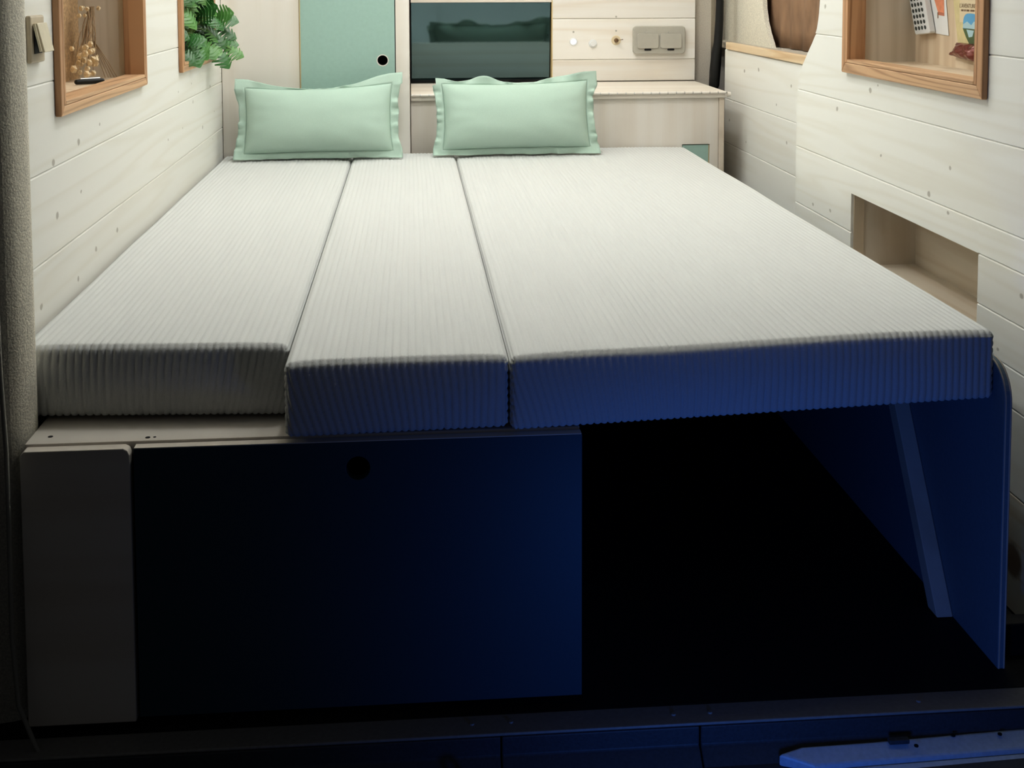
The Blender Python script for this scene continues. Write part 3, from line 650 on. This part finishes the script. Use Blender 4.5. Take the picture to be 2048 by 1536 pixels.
# ------------------------------------------------------------------ pillows
def pillow(name, label, xc, yb, tilt, a, bh, th, fl, seed, rot=0.0, topcurve=(0, 0, 0), topw=lambda u: 1):
    root = thing(name, label, 'pillow', (xc, yb, 0.5035), 'sage green pillows')
    ct, stt = math.cos(tilt), math.sin(tilt); cr_, sr_ = math.cos(rot), math.sin(rot)
    def put(X, U, D):
        # X along width, U up the pillow, D out of its face towards the bed foot
        X, U = X*cr_-(U-bh)*sr_, X*sr_+(U-bh)*cr_+bh
        x = xc+X; y = yb+U*stt-D*ct; z = 0.5045+U*ct+D*stt
        if z < 0.5055:
            y -= (0.5055-z)*0.9; z = 0.5055+0.0012*noise.noise(Vector((X*40, 0, seed)))+0.0012
        return (x, y, z)
    sagf = lambda u: topcurve[0]*(1-u*u)+topcurve[1]*u+topcurve[2]*math.sin(3.0*u+1)
    def edgepos(u, v):
        X = a*u*(1-0.035*(1-v*v)); U = bh+bh*v*(1-0.03*(1-u*u))+fl*0.8
        if v > 0: U += sagf(u)*v
        return X, U
    n = 44; body = MB()
    for side in (1, -1):
        base = len(body.v)
        for j in range(n+1):
            for i in range(n+1):
                s_ = lambda t: math.sin(t*math.pi/2)
                u, v = s_(2*i/n-1), s_(2*j/n-1)
                X, U = edgepos(u, v)
                d_ = th*max(0, (1-abs(u)**3.2)*(1-abs(v)**2.6))**0.55
                d_ *= 1-0.16*v
                e = max(abs(u), abs(v))
                wr_ = 0.0022*noise.noise(Vector((u*3.1, v*2.2, seed+side)))+0.0016*math.sin(14*math.atan2(v, u)+seed)*max(0, e-0.55)*1.6
                if e < 0.999: d_ += wr_*min(1, (1-e)*6)
                body.v.append(put(X, U, side*d_))
        for j in range(n):
            for i in range(n):
                q = base+j*(n+1)+i; body.f.append((q, q+1, q+n+2, q+n+1))
    body.build('cushion', 'linen', root, smooth=True)
    # ruffled flange all round
    N_ = 220; rows = 5; mb = MB()
    per = []
    for k in range(N_):
        t = 4*k/N_; q = int(t); f_ = t-q; e_ = 2*f_-1
        per.append([(e_, 1), (1, -e_), (-e_, -1), (-1, e_)][q])
    for r_ in range(rows+1):
        w = fl*r_/rows
        for k, (u, v) in enumerate(per):
            X, U = edgepos(u, v)
            nx_, nu_ = (u if abs(u) > 0.965 else 0), (v if abs(v) > 0.965 else 0)
            L_ = max(abs(nx_), abs(nu_)) or 1
            k0 = 1+0.22*noise.noise(Vector((u*3, v*3, seed*2)))
            if v > 0.96: k0 *= topw(u)
            elif abs(u) > 0.96: k0 *= 0.95+0.35*abs(v)**3
            ph = 9*noise.noise(Vector((u*2.3, v*2.3, seed)))
            ruf = 0.0075*(r_/rows)**1.2*math.sin(k*0.30+ph)+0.010*(r_/rows)*noise.noise(Vector((u*4, v*4, seed+9)))
            mb.v.append(put(X+nx_*w*k0, U+nu_*w*k0+(0.2*abs(ruf) if nx_ else 0), ruf-0.003*(r_/rows)))
    for r_ in range(rows):
        for k in range(N_):
            j = (k+1) % N_; mb.f.append((r_*N_+k, r_*N_+j, (r_+1)*N_+j, (r_+1)*N_+k))
    o = mb.build('flange', 'linen', root, smooth=True)
    md = o.modifiers.new('thick', 'SOLIDIFY'); md.thickness = 0.0016
    return root
pillow('pillow', 'sage green flanged pillow leaning on the tall cabinet, left of the two', -0.266, 3.520, math.radians(16), 0.212, 0.098, 0.062, 0.024, 2.3, math.radians(0.6), (-0.009, 0.003, 0.0), lambda u: 0.12+1.35*max(0, (u-0.15)/0.85)**1.3 if u > 0.15 else 0.12+1.05*max(0, (-u-0.25)/0.75)**1.2)
pillow('pillow', 'sage green flanged pillow in front of the worktop, right of the two', 0.308, 3.550, math.radians(15), 0.217, 0.099, 0.060, 0.024, 6.1, math.radians(0.5), (-0.005, 0.001, 0.0), lambda u: 0.25+0.85*math.exp(-((u+0.42)/0.22)**2)+0.95*max(0, (u-0.3)/0.7)**0.6+0.5*max(0, -u-0.8)/0.2)

# ------------------------------------------------------------------ plant in the second niche
pt = thing('niche_plant', 'bushy green plant with split leaves spilling out of the left niche', 'plant', (LW-0.05, 3.25, 0.812))
B(LW-0.108, LW-0.010, 3.03, 3.470, 0.8165, 0.850).build('planter', 'soil', pt, bevel=0.002)
def leaf_mesh(name, L_, lobes, fold):
    mb = MB(); half = []
    # outline of one half from tip to base with deep cuts between the fingers
    for i in range(lobes):
        t0 = i/lobes; t1 = (i+0.62)/lobes; t2 = (i+1)/lobes
        def wd(t): return 0.50*math.sin(math.pi*(0.08+0.86*t))**0.75
        y0 = 1-t0; y1 = 1-t1; y2 = 1-t2
        half += [(wd(t0+0.02)*0.34, y0-0.035), (wd(t1)*1.12, y1-0.15), (wd(t1)*1.06, y1-0.20), (wd(t2)*0.13, y2+0.015)]
    half = [(0.0, 1.0)]+half+[(0.10, -0.06)]
    spine = [(0, 1-i/(len(half)-1)) for i in range(len(half))]
    for sgn in (1, -1):
        b0 = len(mb.v)
        for (x, y), (sx, sy) in zip(half, spine):
            for (px, py) in ((0, sy), (x*sgn, y)):
                z = -fold*abs(px)*0.9-0.32*(py-0.35)**2-0.25*px*px
                mb.v.append((px*L_, py*L_, z*L_))
        for i in range(len(half)-1):
            a_ = b0+2*i; mb.f.append((a_, a_+1, a_+3, a_+2))
    return mb.mesh(name, 'leaf', True)
LM = [leaf_mesh('leaf', 0.062, 6, 0.25), leaf_mesh('leaf', 0.054, 5, 0.4), leaf_mesh('leaf', 0.070, 7, 0.15)]
rnd = random.Random(11)
stems = MB()
def add_leaf(p, d, nrm, sc):
    d = d.normalized(); s_ = d.cross(nrm).normalized(); n_ = s_.cross(d)
    o = bpy.data.objects.new('leaf', rnd.choice(LM)); COL.objects.link(o)
    o.parent = pt; Rm = Matrix((s_, d, n_)).transposed().to_4x4()
    o.matrix_basis = Matrix.Translation(Vector(p)-pt.location) @ Rm @ Matrix.Scale(sc, 4)
    root = Vector((LW-0.055, min(3.46, max(3.04, p[1]+rnd.uniform(-0.05, 0.05))), 0.85 if p[2] > 0.85 else 0.84))
    q = Vector(p); mid = (q+root)/2+Vector((0.012, 0, 0.02))
    stems.tube([root, mid, q, q+d*0.012*sc], [0.0016, 0.0014, 0.0011, 0.0007], 5)
for k in range(72):
    y = rnd.uniform(3.04, 3.485); z = rnd.uniform(0.83, 1.10)
    f_ = (y-3.03)/0.46
    x = LW+rnd.uniform(-0.05, 0.005)+f_*rnd.uniform(0.0, 0.050)
    if y < 3.1: x = min(x, LW-0.010)
    d = Vector((rnd.uniform(0.1, 0.9), rnd.uniform(-0.5, 0.35), rnd.uniform(-0.9, 0.35)))
    if y < 3.12: d.y = abs(d.y)
    nrm = Vector((rnd.uniform(0.3, 0.8), rnd.uniform(-0.9, -0.2), rnd.uniform(0.3, 1.0)))
    add_leaf((x, y, z), d, nrm, rnd.uniform(0.65, 1.0))
for (x, y, z, d, sc) in ((LW+0.036, 3.40, 0.825, (0.45, -0.1, -0.75), 1.05), (LW+0.055, 3.42, 0.832, (0.85, 0.0, -0.45), 0.95), (LW+0.030, 3.44, 0.850, (0.9, 0, -0.15), 1.0), (LW+0.028, 3.45, 0.885, (0.9, 0, -0.5), 1.05), (LW+0.020, 3.42, 0.875, (0.6, -0.2, -0.8), 1.05), (LW+0.025, 3.44, 0.92, (0.8, 0, -0.2), 1.0), (LW+0.01, 3.30, 0.855, (0.5, -0.3, -0.6), 1.0), (LW+0.00, 3.15, 0.85, (0.3, -0.2, -0.5), 0.9), (LW+0.0, 3.22, 0.865, (0.4, 0.1, -0.6), 0.95)):
    add_leaf((x, y, z), Vector(d), Vector((0.4, -0.8, 0.6)), sc)
stems.build('stems', 'green_stem', pt)['kind'] = 'stuff'

# ------------------------------------------------------------------ dried flowers and small knife in the first niche
df = thing('dried_flowers', 'bunch of dried straw coloured flowers against the cork back', 'dried flowers', (LW-0.085, 2.50, 0.814))
bl_, stm = MB(), MB()
rr = random.Random(5)
def blossom(c, r):
    n = 6; ring = [(c[0]+r*math.cos(k*2*math.pi/n)*0.9, c[1]+rr.uniform(-.3, .3)*r, c[2]+r*math.sin(k*2*math.pi/n)) for k in range(n)]
    top_ = (c[0]+r*0.5, c[1]-r*0.7, c[2]+0.2*r); bot = (c[0]-r*0.3, c[1]+r*0.8, c[2])
    bl_.add([*ring, top_, bot], [(k, (k+1) % n, n) for k in range(n)]+[((k+1) % n, k, n+1) for k in range(n)])
for k in range(44):
    c = Vector((LW-0.088+rr.uniform(-0.016, 0.022), 2.50+rr.uniform(-0.05, 0.04), 0.862+rr.gauss(0, 0.016)))
    blossom(c, rr.uniform(0.005, 0.009)); e = Vector((LW-0.080+rr.uniform(-.006, .006), 2.515+rr.uniform(-.006, .006), 0.960))
    stm.tube([c, (c+e)/2+Vector((rr.uniform(-.006, .006), 0, 0)), e], 0.0007, 4)
for k in range(9):
    c = Vector((LW-0.088+rr.uniform(-0.012, 0.02), 2.515+rr.uniform(-0.03, 0.02), 0.948+rr.uniform(-.012, .012)))
    blossom(c, rr.uniform(0.004, 0.006))
for k in range(5):
    stm.tube([(LW-0.080, 2.51, 0.90), (LW-0.070+0.004*k, 2.53, 0.85), (LW-0.062+0.006*k, 2.54, 0.8155)], 0.0008, 4)
bl_.build('blossoms', 'straw', df); stm.build('stems', 'stem', df)
kn = thing('pocket_knife', 'small closed black pocket knife lying in the cork backed niche', 'knife', (-0.613, 2.40, 0.8126))
def capsule(p, q, r, sq):
    p, q = Vector(p), Vector(q); mb = MB(); d = (q-p); k = 8
    path = [p-d.normalized()*r*math.cos(t*math.pi/2/4)*1 for t in range(0, 4)]; rs = [r*math.sin(t*math.pi/2/4)+0.0002 for t in range(0, 4)]
    path2 = [q+d.normalized()*r*math.sin(t*math.pi/2/4) for t in range(0, 5)]; rs2 = [r*math.cos(t*math.pi/2/4)+0.0002 for t in range(0, 5)]
    mb.tube(path+[p]+path2, rs+[r]+rs2, 14)
    return mb
capsule((-0.633, 2.385, 0.8185), (-0.594, 2.415, 0.8185), 0.0050, 1).build('handle', 'rubber', kn, smooth=True)
capsule((-0.628, 2.392, 0.8235), (-0.599, 2.4145, 0.8235), 0.0022, 1).build('blade_spine', 'steel', kn, smooth=True)

# ------------------------------------------------------------------ things in the right niche
XB = RW+0.145
def face(poly, m, name, parent, off, th=0.0006):
    """flat print on the niche back (plane x = XB), poly in (y,z)"""
    return MB().prism(poly, 'x', XB-off-th, XB-off).build(name, m, parent)
# remote control, white, tilted
rc = thing('remote_control', 'white remote control with rows of dark keys hung in the right niche', 'remote control', (XB, 2.55, 0.89))
def rot(u, v): return (2.500-u*0.985+v*0.42, 0.8955+u*0.09+v*0.907)
def R2(pts): return [rot(u, v) for u, v in pts]
MB().prism(R2([(p[0], p[1]) for p in rrect(-0.038, 0.038, 0.0, 0.125, 0.006)]), 'x', XB-0.016, XB-0.003).build('case', 'white', rc, bevel=0.002)
mb = MB()
for r_ in range(8):
    for c_ in range(4):
        u = -0.026+0.0155*c_; v = 0.014+0.0135*r_
        mb.prism(R2([(u+0.0046*math.cos(t), v+0.0046*math.sin(t)) for t in [k*math.pi/4 for k in range(8)]]), 'x', XB-0.0172, XB-0.0158)
mb.build('keys', 'key', rc)
# white card with a coral picture
cd_ = thing('picture_card', 'white card with a coral picture pinned beside the remote', 'card', (XB, 2.45, 0.89))
face([(2.515, 0.900), (2.405, 0.8955), (2.443, 1.06), (2.55, 1.06)], 'card', 'sheet', cd_, 0.001)
face([(2.482, 0.975), (2.456, 0.940), (2.427, 0.937), (2.437, 1.05), (2.50, 1.05)], 'coral', 'print', cd_, 0.0017, 0.0002)
face([(2.456, 0.943), (2.427, 0.941), (2.426, 0.935), (2.455, 0.9365)], 'rust', 'print', cd_, 0.0020, 0.0002)
face([(2.460, 0.942), (2.4555, 0.942), (2.4545, 0.930), (2.4585, 0.929)], 'ink', 'print', cd_, 0.0020, 0.0002)
# straw yellow flyer with lettering and a blue picture
fy = thing('event_flyer', 'straw yellow flyer with brown lettering and a blue landscape picture', 'flyer', (XB, 2.34, 0.87))
face([(2.363, 0.884), (2.262, 0.874), (2.262, 1.08), (2.42, 1.08)], 'yellow', 'sheet', fy, 0.001)
face([(2.356, 0.925), (2.264, 0.924), (2.264, 1.07), (2.362, 1.07)], 'pale_print', 'print', fy, 0.0017, 0.0002)
def arch(y0, y1, z0, z1):
    c = (y0+y1)/2; a_ = (y1-y0)/2; n = 12
    return [(y0, z0), (y1, z0)]+[(c+a_*max(-1, min(1, math.copysign(abs(math.cos(t))**0.55, math.cos(t)))), z1-0.022+0.022*abs(math.sin(t))**0.8) for t in [k*math.pi/n for k in range(n+1)]]
face(arch(2.276, 2.340, 0.913, 0.943), 'sky_print', 'print', fy, 0.0020, 0.0002)
face([(2.340, 0.914), (2.276, 0.913), (2.276, 0.920), (2.292, 0.928), (2.304, 0.920), (2.322, 0.927), (2.339, 0.921)], 'cloud_print', 'print', fy, 0.0023, 0.0002)
face([(2.341, 0.913), (2.272, 0.912), (2.272, 0.880), (2.312, 0.884), (2.326, 0.896)], 'green_print', 'print', fy, 0.0020, 0.0002)
face([(2.324, 0.911), (2.292, 0.910), (2.298, 0.898), (2.313, 0.896)], 'cloud_print', 'print', fy, 0.0023, 0.0002)
def lettering(txt, y, z, size, parent):
    cu = bpy.data.curves.new('lettering', 'FONT'); cu.body = txt; cu.size = size; cu.extrude = 0.0001; cu.align_x = 'LEFT'; cu.space_character = 1.05
    o = bpy.data.objects.new('lettering', cu); COL.objects.link(o)
    dg = bpy.context.evaluated_depsgraph_get(); me = bpy.data.meshes.new_from_object(o.evaluated_get(dg)); bpy.data.objects.remove(o)
    me.transform(Matrix(((0, 0, -1, XB-0.0023), (-1, 0, 0, y), (0, 1, 0, z), (0, 0, 0, 1))))
    me.materials.append(M['ink']); o2 = bpy.data.objects.new('lettering', me); COL.objects.link(o2); adopt(o2, parent)
lettering("L'AVENTURE", 2.357, 0.9535, 0.0118, fy)
mb = MB()
for (a_, b2) in ((2.350, 2.339), (2.336, 2.330), (2.327, 2.314), (2.310, 2.292), (2.289, 2.284)):
    mb.prism([(a_, 0.9465), (b2, 0.9465), (b2, 0.9503), (a_, 0.9503)], 'x', XB-0.0023, XB-0.0020)
mb.build('small_print', 'ink', fy)
# dark red foil wrapper
wp = thing('foil_wrapper', 'shiny dark red snack wrapper below the flyer at the right end of the niche', 'wrapper', (XB-0.03, 2.31, 0.84))
mb = MB(); nu, nv = 26, 14
for j in range(nv+1):
    for i in range(nu+1):
        u, v = i/nu, j/nv
        y = 2.380-0.130*u-0.020*v*(1-u)+0.008*math.sin(math.pi*v)*(u-0.5); z = 0.859-0.009*u*(1-v)+0.024*v
        bul = 0.011*(math.sin(math.pi*v)**0.7)*min(1, 4*u)*min(1, 5*(1-u))
        x = XB-0.004-bul-0.006*(1-v)+0.004*noise.noise(Vector((u*7, v*5, 2)))
        mb.v.append((x, y, z))
for j in range(nv):
    for i in range(nu):
        q = j*(nu+1)+i; mb.f.append((q, q+1, q+nu+2, q+nu+1))
w = mb.build('foil', 'wrapper', wp, smooth=True); md = w.modifiers.new('thick', 'SOLIDIFY'); md.thickness = 0.0015
